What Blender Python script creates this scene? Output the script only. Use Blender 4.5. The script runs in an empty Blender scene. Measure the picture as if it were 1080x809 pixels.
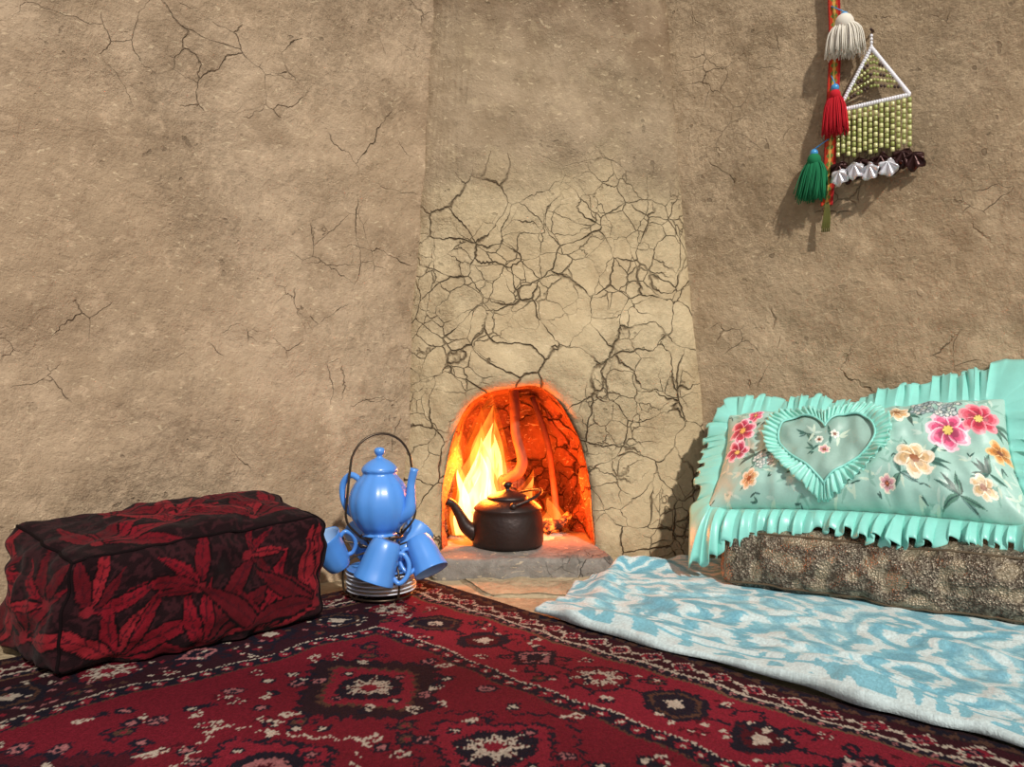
import bpy, bmesh, math, random
import numpy as np
from mathutils import Vector, Matrix, noise
random.seed(7); np.random.seed(7)
scene = bpy.context.scene
COL = scene.collection
pi = math.pi

def lin(c):
    out=[]
    for v in c:
        v=v/255.0
        out.append(v/12.92 if v<=0.04045 else ((v+0.055)/1.055)**2.4)
    return tuple(out)
def N3(x,y,z=0.0): return noise.noise(Vector((x,y,z)))
def FR(x,y,z=0.0,o=4): return noise.fractal(Vector((x,y,z)),1.0,2.0,o)

# ------------------------------------------------------------ objects
def empty(name, loc=(0,0,0)):
    e=bpy.data.objects.new(name,None); e.empty_display_size=0.05; e.location=loc
    COL.objects.link(e); return e
def mk(name, V, F, mat, parent=None, cols=None, smooth=True, merge=False, solid=0, subsurf=0, fmat=None):
    me=bpy.data.meshes.new(name)
    V=[tuple(v) for v in V]
    off=Vector((0,0,0))
    if parent is not None: off=parent.location
    if off.length>0: V=[(v[0]-off[0],v[1]-off[1],v[2]-off[2]) for v in V]
    me.from_pydata(V,[],[tuple(f) for f in F])
    if cols is not None:
        ca=me.color_attributes.new('Col','FLOAT_COLOR','POINT')
        c=np.ones((len(V),4),dtype=np.float32); c[:,:3]=np.asarray(cols,dtype=np.float32).reshape(-1,3)
        ca.data.foreach_set('color',c.ravel())
    mats=mat if isinstance(mat,(list,tuple)) else [mat]
    for m in mats: me.materials.append(m)
    if fmat is not None: me.polygons.foreach_set('material_index',fmat)
    if merge:
        bm=bmesh.new(); bm.from_mesh(me)
        bmesh.ops.remove_doubles(bm,verts=bm.verts,dist=1e-5)
        bmesh.ops.recalc_face_normals(bm,faces=bm.faces)
        bm.to_mesh(me); bm.free()
    if smooth: me.polygons.foreach_set('use_smooth',[True]*len(me.polygons))
    me.update()
    ob=bpy.data.objects.new(name,me); COL.objects.link(ob)
    if parent is not None: ob.parent=parent
    if solid:
        m=ob.modifiers.new('thickness','SOLIDIFY'); m.thickness=solid; m.offset=0
    return ob
def gridF(ny,nx,closed_x=False,base=0):
    F=[]
    for j in range(ny-1):
        for i in range(nx if closed_x else nx-1):
            i2=(i+1)%nx
            F.append((base+j*nx+i,base+j*nx+i2,base+(j+1)*nx+i2,base+(j+1)*nx+i))
    return F
class Geo:
    def __init__(s): s.V=[];s.F=[];s.C=[];s.M=[]
    def add(s,V,F,col=None,mi=0):
        b=len(s.V); s.V+= [tuple(v) for v in V]; s.F+=[tuple(b+i for i in f) for f in F]
        s.C+=[col or (1,1,1)]*len(V); s.M+=[mi]*len(F)
def lathe(prof, M=None, seg=48, ripple=0, rn=8):
    V=[];F=[]
    for (r,z) in prof:
        for i in range(seg):
            a=2*pi*i/seg; rr=r*(1+ripple*abs(math.cos(rn*a/2))*1.0)
            V.append(Vector((rr*math.cos(a),rr*math.sin(a),z)))
    F=gridF(len(prof),seg,True)
    if prof[0][0]>1e-4: F.append(tuple(reversed(range(seg))))
    if prof[-1][0]>1e-4: F.append(tuple((len(prof)-1)*seg+i for i in range(seg)))
    if M is not None: V=[M@v for v in V]
    return V,F
def smooth_path(P,n=6):
    P=[Vector(p) for p in P]; out=[]
    Q=[P[0]*2-P[1]]+P+[P[-1]*2-P[-2]]
    for i in range(1,len(Q)-2):
        for k in range(n):
            t=k/n; a,b,c,d=Q[i-1],Q[i],Q[i+1],Q[i+2]
            out.append(0.5*((2*b)+(c-a)*t+(2*a-5*b+4*c-d)*t*t+(3*b-a-3*c+d)*t**3))
    out.append(P[-1]); return out
def tube(P,R,seg=10,n=6,sm=True,closed=False):
    if sm: 
        m=len(P); Pn=smooth_path(P,n)
        if isinstance(R,(list,tuple)):
            Rn=[float(np.interp(i/(len(Pn)-1)*(m-1),range(m),R)) for i in range(len(Pn))]
        else: Rn=[R]*len(Pn)
    else:
        Pn=[Vector(p) for p in P]; Rn=R if isinstance(R,(list,tuple)) else [R]*len(Pn)
    V=[];up=None
    for i,p in enumerate(Pn):
        if closed: t=(Pn[(i+1)%len(Pn)]-Pn[i-1]).normalized()
        else: t=(Pn[min(i+1,len(Pn)-1)]-Pn[max(i-1,0)]).normalized()
        if up is None: up=Vector((0,0,1)) if abs(t.z)<0.9 else Vector((0,1,0))
        s=t.cross(up).normalized(); up=s.cross(t).normalized()
        for k in range(seg):
            a=2*pi*k/seg; V.append(p+(s*math.cos(a)+up*math.sin(a))*Rn[i])
    F=gridF(len(Pn),seg,True)
    if closed:
        b=(len(Pn)-1)*seg
        for k in range(seg): F.append((b+k,b+(k+1)%seg,(k+1)%seg,k))
    else:
        F.append(tuple(reversed(range(seg)))); F.append(tuple((len(Pn)-1)*seg+k for k in range(seg)))
    return V,F
def ball(c,r,seg=12,sz=1.0):
    prof=[(max(r*math.sin(pi*i/8),1e-5),-r*sz*math.cos(pi*i/8)) for i in range(9)]
    return lathe(prof,Matrix.Translation(Vector(c)),seg)

# ------------------------------------------------------------ materials
def base_mat(name,rough=0.8,metal=0.0,sheen=0.0):
    m=bpy.data.materials.new(name); m.use_nodes=True
    nt=m.node_tree; b=nt.nodes['Principled BSDF']
    b.inputs['Roughness'].default_value=rough; b.inputs['Metallic'].default_value=metal
    if sheen: b.inputs['Sheen Weight'].default_value=sheen
    return m,nt,b
def nd(nt,t,**k):
    n=nt.nodes.new(t)
    for a,v in k.items(): setattr(n,a,v)
    return n
def mathn(nt,op,a,b=None,c=None,clamp=False):
    n=nd(nt,'ShaderNodeMath',operation=op); n.use_clamp=clamp
    for i,x in enumerate((a,b,c)):
        if x is None: continue
        if isinstance(x,(int,float)): n.inputs[i].default_value=x
        else: nt.links.new(x,n.inputs[i])
    return n.outputs[0]
def mixc(nt,f,a,b,mode='MIX'):
    n=nd(nt,'ShaderNodeMix',data_type='RGBA',blend_type=mode)
    for s,x in ((0,f),(6,a),(7,b)):
        if isinstance(x,(int,float)): n.inputs[s].default_value=x
        elif isinstance(x,tuple): n.inputs[s].default_value=(*x[:3],1)
        else: nt.links.new(x,n.inputs[s])
    return n.outputs[2]
def noisen(nt,vec,scale,detail=4,rough=0.5):
    n=nd(nt,'ShaderNodeTexNoise'); n.inputs['Scale'].default_value=scale
    n.inputs['Detail'].default_value=detail; n.inputs['Roughness'].default_value=rough
    if vec is not None: nt.links.new(vec,n.inputs['Vector'])
    return n
def maprange(nt,v,a,b,c=0.0,d=1.0,smooth=True):
    n=nd(nt,'ShaderNodeMapRange'); n.interpolation_type='SMOOTHSTEP' if smooth else 'LINEAR'
    nt.links.new(v,n.inputs['Value'])
    for i,x in zip(('From Min','From Max','To Min','To Max'),(a,b,c,d)): n.inputs[i].default_value=x
    return n.outputs['Result']
def simple(name,col,rough=0.6,metal=0.0,var=0.15,nscale=30,bump=0.0,bscale=200,sheen=0,coat=0,spec=None):
    m,nt,b=base_mat(name,rough,metal,sheen)
    tc=nd(nt,'ShaderNodeTexCoord'); n=noisen(nt,tc.outputs['Object'],nscale)
    c=lin(col)
    o=mixc(nt,n.outputs['Fac'],tuple(x*(1-var) for x in c),tuple(min(1,x*(1+var)) for x in c))
    nt.links.new(o,b.inputs['Base Color'])
    if coat: b.inputs['Coat Weight'].default_value=coat; b.inputs['Coat Roughness'].default_value=0.1
    if spec is not None: b.inputs['Specular IOR Level'].default_value=spec
    if bump:
        n2=noisen(nt,tc.outputs['Object'],bscale,3)
        bp=nd(nt,'ShaderNodeBump'); bp.inputs['Strength'].default_value=bump; bp.inputs['Distance'].default_value=0.002
        nt.links.new(n2.outputs['Fac'],bp.inputs['Height']); nt.links.new(bp.outputs[0],b.inputs['Normal'])
    return m
def vcol(name,rough=0.9,sheen=0.0,bump=0.4,bscale=350,var=0.3,nscale=120,metal=0,spec=0.3,dist=0.003):
    m,nt,b=base_mat(name,rough,metal,sheen)
    b.inputs['Specular IOR Level'].default_value=spec
    at=nd(nt,'ShaderNodeAttribute',attribute_name='Col'); tc=nd(nt,'ShaderNodeTexCoord')
    n=noisen(nt,tc.outputs['Object'],nscale,3,0.6)
    g=maprange(nt,n.outputs['Fac'],0.25,0.75,1-var,1+var,False)
    mul=nd(nt,'ShaderNodeVectorMath',operation='SCALE'); nt.links.new(at.outputs['Color'],mul.inputs[0]); nt.links.new(g,mul.inputs['Scale'])
    nt.links.new(mul.outputs[0],b.inputs['Base Color'])
    n2=noisen(nt,tc.outputs['Object'],bscale,3)
    bp=nd(nt,'ShaderNodeBump'); bp.inputs['Strength'].default_value=bump; bp.inputs['Distance'].default_value=dist
    nt.links.new(n2.outputs['Fac'],bp.inputs['Height']); nt.links.new(bp.outputs[0],b.inputs['Normal'])
    return m

def mud(name,c1,c2,c3,cs=4.0,cw=0.012,mask=(0.56,0.66),chim=False,crackcol=(96,76,56),bumpd=.016,kmax=.75,fmax=.34,sc_amt=.38):
    m,nt,b=base_mat(name,0.95); b.inputs['Specular IOR Level'].default_value=0.12
    tc=nd(nt,'ShaderNodeTexCoord'); P=tc.outputs['Object']
    big=noisen(nt,P,1.9,5,0.6).outputs['Fac']; med=noisen(nt,P,7,7,0.66).outputs['Fac']
    fine=noisen(nt,P,62,6,0.72).outputs['Fac']; grit=noisen(nt,P,230,3,0.6).outputs['Fac']
    col=mixc(nt,maprange(nt,big,0.38,0.62),lin(c1),lin(c2))
    col=mixc(nt,maprange(nt,med,0.46,0.66,0,0.8),col,lin(c3))
    def distort(amount,scale,det):
        dist=noisen(nt,P,scale,det,0.6)
        sub=nd(nt,'ShaderNodeVectorMath',operation='SUBTRACT'); nt.links.new(dist.outputs['Color'],sub.inputs[0]); sub.inputs[1].default_value=(.5,.5,.5)
        sc=nd(nt,'ShaderNodeVectorMath',operation='SCALE'); nt.links.new(sub.outputs[0],sc.inputs[0]); sc.inputs['Scale'].default_value=amount
        return sc.outputs[0]
    def add(a,b_):
        n=nd(nt,'ShaderNodeVectorMath',operation='ADD'); nt.links.new(a,n.inputs[0]); nt.links.new(b_,n.inputs[1]); return n.outputs[0]
    PD=add(add(P,distort(.12,5,1.5)),distort(.026,26,2.5))
    def crack(scale,w):
        v=nd(nt,'ShaderNodeTexVoronoi',feature='DISTANCE_TO_EDGE'); v.inputs['Scale'].default_value=scale
        nt.links.new(PD,v.inputs['Vector'])
        wn=noisen(nt,P,11,2).outputs['Fac']
        ww=maprange(nt,wn,0.38,0.68,w*0.18,w*1.6,False)
        q=mathn(nt,'DIVIDE',v.outputs['Distance'],ww)
        return mathn(nt,'SUBTRACT',1.0,mathn(nt,'MINIMUM',q,1.0),clamp=True)
    k1=crack(cs,cw)
    mk1=maprange(nt,noisen(nt,P,2.6,3).outputs['Fac'],mask[0],mask[1])
    sep=nd(nt,'ShaderNodeSeparateXYZ'); nt.links.new(P,sep.inputs[0])
    if chim:
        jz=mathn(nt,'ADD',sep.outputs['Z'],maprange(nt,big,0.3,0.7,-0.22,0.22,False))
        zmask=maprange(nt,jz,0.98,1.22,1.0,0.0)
        k1=mathn(nt,'MULTIPLY',k1,maprange(nt,noisen(nt,P,7,2).outputs['Fac'],.33,.5,.2,1))
        k1=mathn(nt,'MULTIPLY',k1,zmask)
        k2=crack(cs*1.9,cw*1.1)
        k2=mathn(nt,'MULTIPLY',mathn(nt,'MULTIPLY',k2,mk1),zmask)
        k=mathn(nt,'MAXIMUM',k1,mathn(nt,'MULTIPLY',k2,.7))
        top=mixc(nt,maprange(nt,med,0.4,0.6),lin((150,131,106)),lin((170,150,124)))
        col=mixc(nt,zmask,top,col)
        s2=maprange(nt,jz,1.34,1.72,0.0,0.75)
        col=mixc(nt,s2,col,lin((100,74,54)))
    else:
        k=mathn(nt,'MULTIPLY',k1,mk1)
        k2=crack(cs*2.6,cw*1.5)
        k=mathn(nt,'MAXIMUM',k,mathn(nt,'MULTIPLY',mathn(nt,'MULTIPLY',k2,maprange(nt,noisen(nt,P,3.7,3).outputs['Fac'],.56,.64)),.5))
    rough=maprange(nt,noisen(nt,P,2.1,4).outputs['Fac'],.42,.58,.35,1.0)
    scuff=maprange(nt,noisen(nt,P,19,5,.7).outputs['Fac'],.54,.64)
    col=mixc(nt,mathn(nt,'MULTIPLY',scuff,sc_amt),col,lin(tuple(min(255,x*1.14) for x in c2)))
    col=mixc(nt,mathn(nt,'MULTIPLY',maprange(nt,fine,0.36,0.60,fmax,0.0),rough),col,lin(tuple(x*0.66 for x in c1)))
    mp=nd(nt,'ShaderNodeMapping'); mp.inputs['Scale'].default_value=(1,1,3.4); mp.inputs['Rotation'].default_value=(.5,.4,.3); nt.links.new(PD,mp.inputs[0])
    straw=maprange(nt,noisen(nt,mp.outputs[0],55,2,.4).outputs['Fac'],.66,.70)
    col=mixc(nt,mathn(nt,'MULTIPLY',straw,.5),col,lin((218,198,164)))
    pits=mathn(nt,'MULTIPLY',maprange(nt,noisen(nt,P,31,2,0.5).outputs['Fac'],0.67,0.73),rough)
    col=mixc(nt,mathn(nt,'MULTIPLY',pits,0.5),col,lin(tuple(x*0.55 for x in c1)))
    col=mixc(nt,mathn(nt,'MULTIPLY',k,kmax,clamp=True),col,lin(crackcol))
    nt.links.new(col,b.inputs['Base Color'])
    h=mathn(nt,'MULTIPLY',med,1.1); h=mathn(nt,'ADD',h,mathn(nt,'MULTIPLY',mathn(nt,'MULTIPLY',fine,0.42),rough)); h=mathn(nt,'ADD',h,mathn(nt,'MULTIPLY',grit,0.07))
    h=mathn(nt,'SUBTRACT',h,mathn(nt,'MULTIPLY',k,0.45)); h=mathn(nt,'SUBTRACT',h,mathn(nt,'MULTIPLY',pits,0.15))
    bp=nd(nt,'ShaderNodeBump'); bp.inputs['Strength'].default_value=1.0; bp.inputs['Distance'].default_value=bumpd
    nt.links.new(h,bp.inputs['Height']); nt.links.new(bp.outputs[0],b.inputs['Normal'])
    return m

M_wallL=mud('adobe_left',(172,149,122),(186,163,136),(156,134,109),3.4,0.009,(0.57,0.65),kmax=.6,bumpd=.019)
M_wallR=mud('adobe_right',(170,148,119),(184,162,133),(154,133,106),4.2,0.010,(0.55,0.63),kmax=.65,bumpd=.020)
M_chim=mud('adobe_cracked',(192,172,137),(206,187,152),(176,155,122),8.2,0.024,(0.44,0.56),chim=True,crackcol=(86,68,48),kmax=.85,bumpd=.018,fmax=.28,sc_amt=.14)
M_floor=mud('mud_floor',(180,160,128),(192,174,144),(162,142,114),6,0.01,(0.6,0.7))
M_soot=mud('burnt_clay',(170,104,74),(120,72,52),(60,36,28),12,0.05,(0.4,0.5),crackcol=(14,9,7),bumpd=.03)
M_conc=mud('hearth_concrete',(130,125,118),(146,140,132),(110,105,98),9,0.012,(0.55,0.65),crackcol=(76,70,64),bumpd=.010)
M_ash=simple('ash',(186,176,162),1.0,var=0.2,nscale=60,bump=1,bscale=200)

# ------------------------------------------------------------ room shell
LW=lambda t:(-.31+.74*t,2.17+.67*t)     # left wall line (t grows to the corner)
RW=lambda t:(.575+.83*t,2.3-.55*t)      # right wall line (t grows to camera side)
def wallmesh(name,fn,nrm,t0,t1fun,H,mat,seed,sw):
    nx=170;nz=170;V=[]
    for j in range(nz):
        z=-0.02+(H+0.02)*j/(nz-1)
        for i in range(nx):
            t=t0+(t1fun(z)-t0)*i/(nx-1)
            x,y=fn(t)
            d=0.022*FR(x*1.6+seed,y*1.6,z*1.6,3)+0.008*FR(x*7,y*7+seed,z*7,4)
            V.append((x+nrm[0]*d,y+nrm[1]*d,z))
    F=gridF(nz,nx)
    return mk(name,V,F,mat,solid=0)
wallmesh('wall_left',LW,(.67,-.74),-1.75,lambda z:.08+.07*z,2.3,M_wallL,3.1,1)
wallmesh('wall_right',RW,(-.55,-.83),1.75,lambda z:-.07-.088*z,2.3,M_wallR,9.7,1)
V=[];n=60
for j in range(n):
    for i in range(n):
        x=-2+4*i/(n-1);y=-.6+3.4*j/(n-1); V.append((x,y,-0.001+0.003*N3(x*4,y*4)))
mk('floor',V,gridF(n,n),M_floor)

# chimney breast with arched opening
FP=empty('corner_fireplace',(.1,2.25,0))
AX=.020; AZ=.035; AW=.208; AH=.458
def Lc(z): return (-.318+.056*z,2.165+.05*z)
def Rc(z): return (.592-.080*z,2.29+.052*z)
def chim_pt(x,z):
    l=Lc(z);r=Rc(z); s=(x-l[0])/(r[0]-l[0])
    y=l[1]+(r[1]-l[1])*s
    return y,s
arch=[]
NA=140
arch.append((AX-AW,0.0))
for i in range(NA+1):
    ph=pi-pi*i/NA; c=math.cos(ph); s=math.sin(ph)
    x=math.copysign(abs(c)**(2/2.6),c)*AW; z=abs(s)**(2/2.6)*AH
    wob=1+0.035*N3(x*9,z*9,4.2)
    arch.append((AX+x*wob-0.010*(z/AH),AZ+z*wob))
arch.append((AX+AW,0.0))
def outer(x,z):
    H=2.3; dx=x-AX; dz=z
    lo,hi=1.0,200.0
    for _ in range(50):
        mid=(lo+hi)/2; X=AX+dx*mid; Z=dz*mid
        ins = Z<=H and X>=Lc(min(Z,H))[0]-.012 and X<=Rc(min(Z,H))[0]+.012
        if ins: lo=mid
        else: hi=mid
    return AX+dx*lo,dz*lo
V=[];NR=120;na=len(arch)
outs=[outer(*p) for p in arch]
for j in range(NR):
    q=j/(NR-1); q=1-(1-q**1.25)**1.35
    for i,(x,z) in enumerate(arch):
        X=x+(outs[i][0]-x)*q; Z=z+(outs[i][1]-z)*q
        y,s=chim_pt(X,Z)
        m_=max(0,min(s+.014,1.014-s))
        e=min(1,m_*7); e=e*e*(3-2*e)
        ed=1-math.exp(-m_/.030)
        d=(0.026*FR(X*2.2,Z*2.2,5.5,3)+0.011*FR(X*8,Z*8,1.5,4))*(0.35+0.65*e)
        bow=max(0,1-(2*s-1)**2)*max(0,min(1,(Z-.25)/.5))*.028
        dist=math.hypot(X-x,Z-z)
        lip=0.024*math.exp(-dist/0.016)
        V.append((X,y+.044-d-0.060*ed-0.008*e-bow+lip,Z))
mk('chimney_breast',V,gridF(NR,na),M_chim,FP)
V=[];NR2=26
for j in range(NR2):
    ps=pi/2*j/(NR2-1); k=max(math.cos(ps),0.001)**0.42; dep=0.31*math.sin(ps)
    for i,(x,z) in enumerate(arch):
        X=AX+(x-AX)*k*(1+.06*math.sin(min(ps*2,pi))); Z=z*k*(1+.03*math.sin(min(ps*2,pi)))
        y0=chim_pt(x,z)[0]-.012; yb=chim_pt(AX,.25)[0]
        w=min(1,j/6); y=y0*(1-w)+yb*w
        ff=min(1,j/3)
        d=0.034*FR(X*7,Z*7,dep*9,4)*ff
        V.append((X+d*(1 if X<AX else -1),y+dep-d*0.7-0.004*(1-ff),Z))
mk('firebox',V,gridF(NR2,na),M_soot,FP)
def slab(name,pts,z0,z1,mat,parent=None,r=0.006,seed=0):
    nx,ny,nz=60,40,8
    def m(u,v,w):
        a=Vector((*pts[0],0)).lerp(Vector((*pts[1],0)),u); b=Vector((*pts[3],0)).lerp(Vector((*pts[2],0)),u)
        p=a.lerp(b,v); p.z=z0+(z1-z0)*w
        c=Vector((sum(q[0] for q in pts)/4,sum(q[1] for q in pts)/4,(z0+z1)/2))
        eu=abs(2*u-1)**30;ev=abs(2*v-1)**30;ew=abs(2*w-1)**12
        sh=(eu*ev+eu*ew+ev*ew)*r
        p=p+(c-p).normalized()*sh
        dd=Vector((N3(p.x*22,p.y*22,p.z*30+seed),N3(p.x*22+7,p.y*20,p.z*30),N3(p.x*22,p.y*22+3,p.z*25)))*0.0055
        return p+dd
    G=Geo()
    def face(f,na_,nb_):
        Vv=[f(i/(na_-1),j/(nb_-1)) for j in range(nb_) for i in range(na_)]
        G.add(Vv,gridF(nb_,na_))
    face(lambda a,b:m(a,b,1),nx,ny); face(lambda a,b:m(a,b,0),nx,ny)
    face(lambda a,b:m(a,0,b),nx,nz); face(lambda a,b:m(a,1,b),nx,nz)
    face(lambda a,b:m(0,a,b),ny,nz); face(lambda a,b:m(1,a,b),ny,nz)
    return mk(name,G.V,G.F,mat,parent,merge=True)
slab('hearth_step',[(-.210,2.040),(.262,2.055),(.22,2.52),(-.18,2.52)],-.01,.053,M_conc,FP,r=.010,seed=2)
slab('mud_apron',[(-.06,1.88),(.22,1.88),(.30,2.2),(-.20,2.2)],-.02,.006,M_floor,FP,r=.02,seed=5)

# ------------------------------------------------------------ canvas painter
class Canvas:
    def __init__(s,W,H,res,bg):
        s.nx=int(round(W/res))+1; s.ny=int(round(H/res))+1; s.W=W;s.H=H
        x=np.linspace(0,W,s.nx);y=np.linspace(0,H,s.ny)
        s.X,s.Y=np.meshgrid(x,y); s.A=np.zeros((s.ny,s.nx,3)); s.A[:]=lin(bg)
    def mask(s,m,col,a=1.0): s.A[m]=s.A[m]*(1-a)+np.array(lin(col))*a
    def poly(s,pts,col,a=1.0):
        p=np.array(pts); x0,y0=p.min(0);x1,y1=p.max(0)
        i0=max(0,int(x0/s.W*(s.nx-1)));i1=min(s.nx,int(x1/s.W*(s.nx-1))+2)
        j0=max(0,int(y0/s.H*(s.ny-1)));j1=min(s.ny,int(y1/s.H*(s.ny-1))+2)
        if i1<=i0 or j1<=j0: return
        X=s.X[j0:j1,i0:i1];Y=s.Y[j0:j1,i0:i1]; ins=np.zeros(X.shape,bool); n=len(p)
        for k in range(n):
            xa,ya=p[k];xb,yb=p[(k+1)%n]
            if ya==yb: continue
            c=((ya>Y)!=(yb>Y))&(X<(xb-xa)*(Y-ya)/(yb-ya)+xa); ins^=c
        s.A[j0:j1,i0:i1][ins]=s.A[j0:j1,i0:i1][ins]*(1-a)+np.array(lin(col))*a
    def ell(s,cx,cy,rx,ry,ang,col,a=1.0):
        t=np.linspace(0,2*pi,25)[:-1]; c,sn=math.cos(ang),math.sin(ang)
        s.poly([(cx+rx*math.cos(q)*c-ry*math.sin(q)*sn,cy+rx*math.cos(q)*sn+ry*math.sin(q)*c) for q in t],col,a)
    def line(s,p,q,w,col):
        d=np.array(q)-np.array(p);L=np.hypot(*d)+1e-9;n=np.array([-d[1],d[0]])/L*w/2
        p=np.array(p);q=np.array(q); s.poly([p+n,q+n,q-n,p-n],col)
    def pl(s,P,w,col,closed=False):
        for k in range(len(P)-(0 if closed else 1)): s.line(P[k],P[(k+1)%len(P)],w,col)
    def leaf(s,x,y,ang,L,W,col,rib=None,curve=0.3,veins=False):
        n=12;c=[];
        for k in range(n+1):
            t=k/n; c.append((x+L*t*math.cos(ang+curve*t*.5),y+L*t*math.sin(ang+curve*t*.5)))
        l=[];r=[]
        for k,(px,py) in enumerate(c):
            t=k/n; w=W*math.sin(pi*min(1,t**0.8))*(1-0.3*t); a=ang+curve*t
            l.append((px-math.sin(a)*w,py+math.cos(a)*w)); r.append((px+math.sin(a)*w,py-math.cos(a)*w))
        s.poly(l+r[::-1],col)
        if rib: s.pl(c[:-2],max(W*0.16,0.0022),rib)
        if veins:
            for k in range(2,n-1,2): s.line(c[k-1],l[k],.0014,rib); s.line(c[k-1],r[k],.0014,rib)
    def sample(s,u,v):
        i=np.clip((u*(s.nx-1)).astype(int),0,s.nx-1); j=np.clip((v*(s.ny-1)).astype(int),0,s.ny-1)
        return s.A[j,i]

# ------------------------------------------------------------ rug
LA,LB=2.0,1.62
RES=0.0034
cv=Canvas(LA,LB,RES,(40,20,30))
RED=(150,38,56);RED2=(128,30,46);DR=(88,24,36);NAVY=(34,30,44);CREAM=(214,198,180);PINK=(184,116,118);MAR=(66,24,34);BRN=(96,66,54);DK=(50,30,38);BLUE=(62,64,92)
D=np.minimum(np.minimum(cv.X,cv.Y),np.minimum(LA-cv.X,LB-cv.Y))
sidex=(D==cv.Y)|(D==LB-cv.Y)
side=np.where(sidex,cv.X,cv.Y)
cv.mask(D>=0,(54,34,36))
def tri(p,off=0): return np.abs((((side+off)/p)%1)-.5)*2
def diam(d0,d1,p,col,sz,off=0):
    mid=(d0+d1)/2;h=(d1-d0)/2
    q=np.abs((((side+off)/p)%1)-.5)*2*(p/2)/h+np.abs(D-mid)/h
    cv.mask((D>d0)&(D<d1)&(q<sz),col)
cv.mask((D>.012)&(D<.030),BRN); cv.mask((D>.012)&(D<.030)&((D-.012)/.018<tri(.034)),NAVY)
cv.mask((D>=.032)&(D<.088),MAR); diam(.034,.086,.064,CREAM,.95); diam(.034,.086,.064,RED,.78); diam(.034,.086,.064,NAVY,.45); diam(.034,.086,.064,PINK,.2)
diam(.05,.07,.064,CREAM,.8,.032)
cv.mask((D>=.088)&(D<.094),CREAM); cv.mask((D>=.094)&(D<.110),NAVY); diam(.094,.110,.026,PINK,.7)
cv.mask((D>=.110)&(D<.116),(120,90,70))
cv.mask((D>=.116)&(D<.30)&sidex,RED); cv.mask((D>=.116)&(D<.30)&~sidex,(58,26,36))
cv.mask((D>=.30)&(D<.306),CREAM); cv.mask((D>=.306)&(D<.334),NAVY); diam(.306,.334,.036,RED,.9); diam(.306,.334,.036,CREAM,.35)
cv.mask((D>=.334)&(D<.340),BRN); cv.mask(D>=.34,RED2)
rng=random.Random(4)
def star(cx,cy,r,col,cc,n=8,rot=0):
    P=[]
    for k in range(n*2):
        a=rot+pi*k/n; rr=r if k%2==0 else r*.5; P.append((cx+rr*math.cos(a),cy+rr*math.sin(a)))
    cv.poly(P,col)
    for k in range(n): 
        a=rot+2*pi*k/n; cv.line((cx,cy),(cx+r*.9*math.cos(a),cy+r*.9*math.sin(a)),.0038,DR)
    cv.ell(cx,cy,r*.28,r*.28,0,cc)
def octo(cx,cy,r,col,n=8,rot=pi/8,sx=1,sy=1): cv.poly([(cx+sx*r*math.cos(rot+2*pi*k/n),cy+sy*r*math.sin(rot+2*pi*k/n)) for k in range(n)],col)
def hook(cx,cy,ang,L,col,w=.007):
    c,s=math.cos(ang),math.sin(ang)
    f=lambda a,b:(cx+a*c-b*s,cy+a*s+b*c)
    cv.pl([f(0,0),f(L,0),f(L,L*.5),f(L*.55,L*.5),f(L*.55,L*.28)],w,col)
def palm(x,y,ang,S,c1,c2,c3):
    c,s=math.cos(ang),math.sin(ang); f=lambda a,b:(x+(a*c-b*s)*S,y+(a*s+b*c)*S)
    cv.poly([f(-.5,-.2),f(-.2,-.55),f(.3,-.5),f(.7,-.15),f(.7,.15),f(.3,.5),f(-.2,.55),f(-.5,.2)],c1)
    cv.poly([f(-.3,-.15),f(0,-.36),f(.3,-.3),f(.5,0),f(.3,.3),f(0,.36),f(-.3,.15)],c2)
    cv.poly([f(-.1,-.12),f(.15,-.16),f(.3,0),f(.15,.16),f(-.1,.12)],c3)
    for sg in (-1,1): cv.pl([f(-.5,sg*.15),f(-.8,sg*.4),f(-.6,sg*.75),f(-.35,sg*.7)],.006,c1)
def small(x,y,k,s=1.0):
    k=k%6
    if k==0: star(x,y,.030*s,CREAM,RED,8)
    elif k==1: octo(x,y,.028*s,NAVY,6,.2); octo(x,y,.019*s,PINK,6,.2); octo(x,y,.011*s,NAVY,4,0)
    elif k==2: palm(x,y,rng.choice((0,pi/2,pi,-pi/2)),.045*s,NAVY,BRN,RED)
    elif k==3: octo(x,y,.024*s,NAVY,4,0); octo(x,y,.012*s,CREAM,4,0)
    elif k==4: hook(x,y,rng.choice((0,pi/2,pi,-pi/2)),.036*s,CREAM,.006); hook(x,y,rng.choice((.8,2.3,4,5.5)),.034*s,NAVY,.008)
    else: octo(x,y,.022*s,NAVY,8); octo(x,y,.011*s,PINK,8)
def bmot(x,y,ang,k):
    kind=k%4
    if kind==0: octo(x,y,.058,NAVY); octo(x,y,.051,RED2); star(x,y,.049,CREAM,RED)
    elif kind==1: octo(x,y,.062,NAVY,6,ang); octo(x,y,.049,BRN,6,ang); octo(x,y,.041,NAVY,6,ang); octo(x,y,.020,CREAM,4,ang)
    elif kind==2: palm(x,y,ang+pi/2,.088,NAVY,DR,CREAM)
    else:
        octo(x,y,.054,NAVY,4,ang); octo(x,y,.038,PINK,4,ang); octo(x,y,.024,NAVY,4,ang)
        for a in (pi/4,3*pi/4,5*pi/4,7*pi/4): hook(x+.03*math.cos(a+ang),y+.03*math.sin(a+ang),a+ang,.034,NAVY,.008)
    for s_ in (-1,1):
        q=(x+.072*math.cos(ang)-s_*.062*math.sin(ang),y+.072*math.sin(ang)+s_*.062*math.cos(ang)); small(q[0],q[1],k*2+s_+1,.62)
    cv.pl([(x+.045*math.cos(ang),y+.045*math.sin(ang)),(x+.095*math.cos(ang),y+.095*math.sin(ang))],.007,NAVY)
k=0
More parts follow.
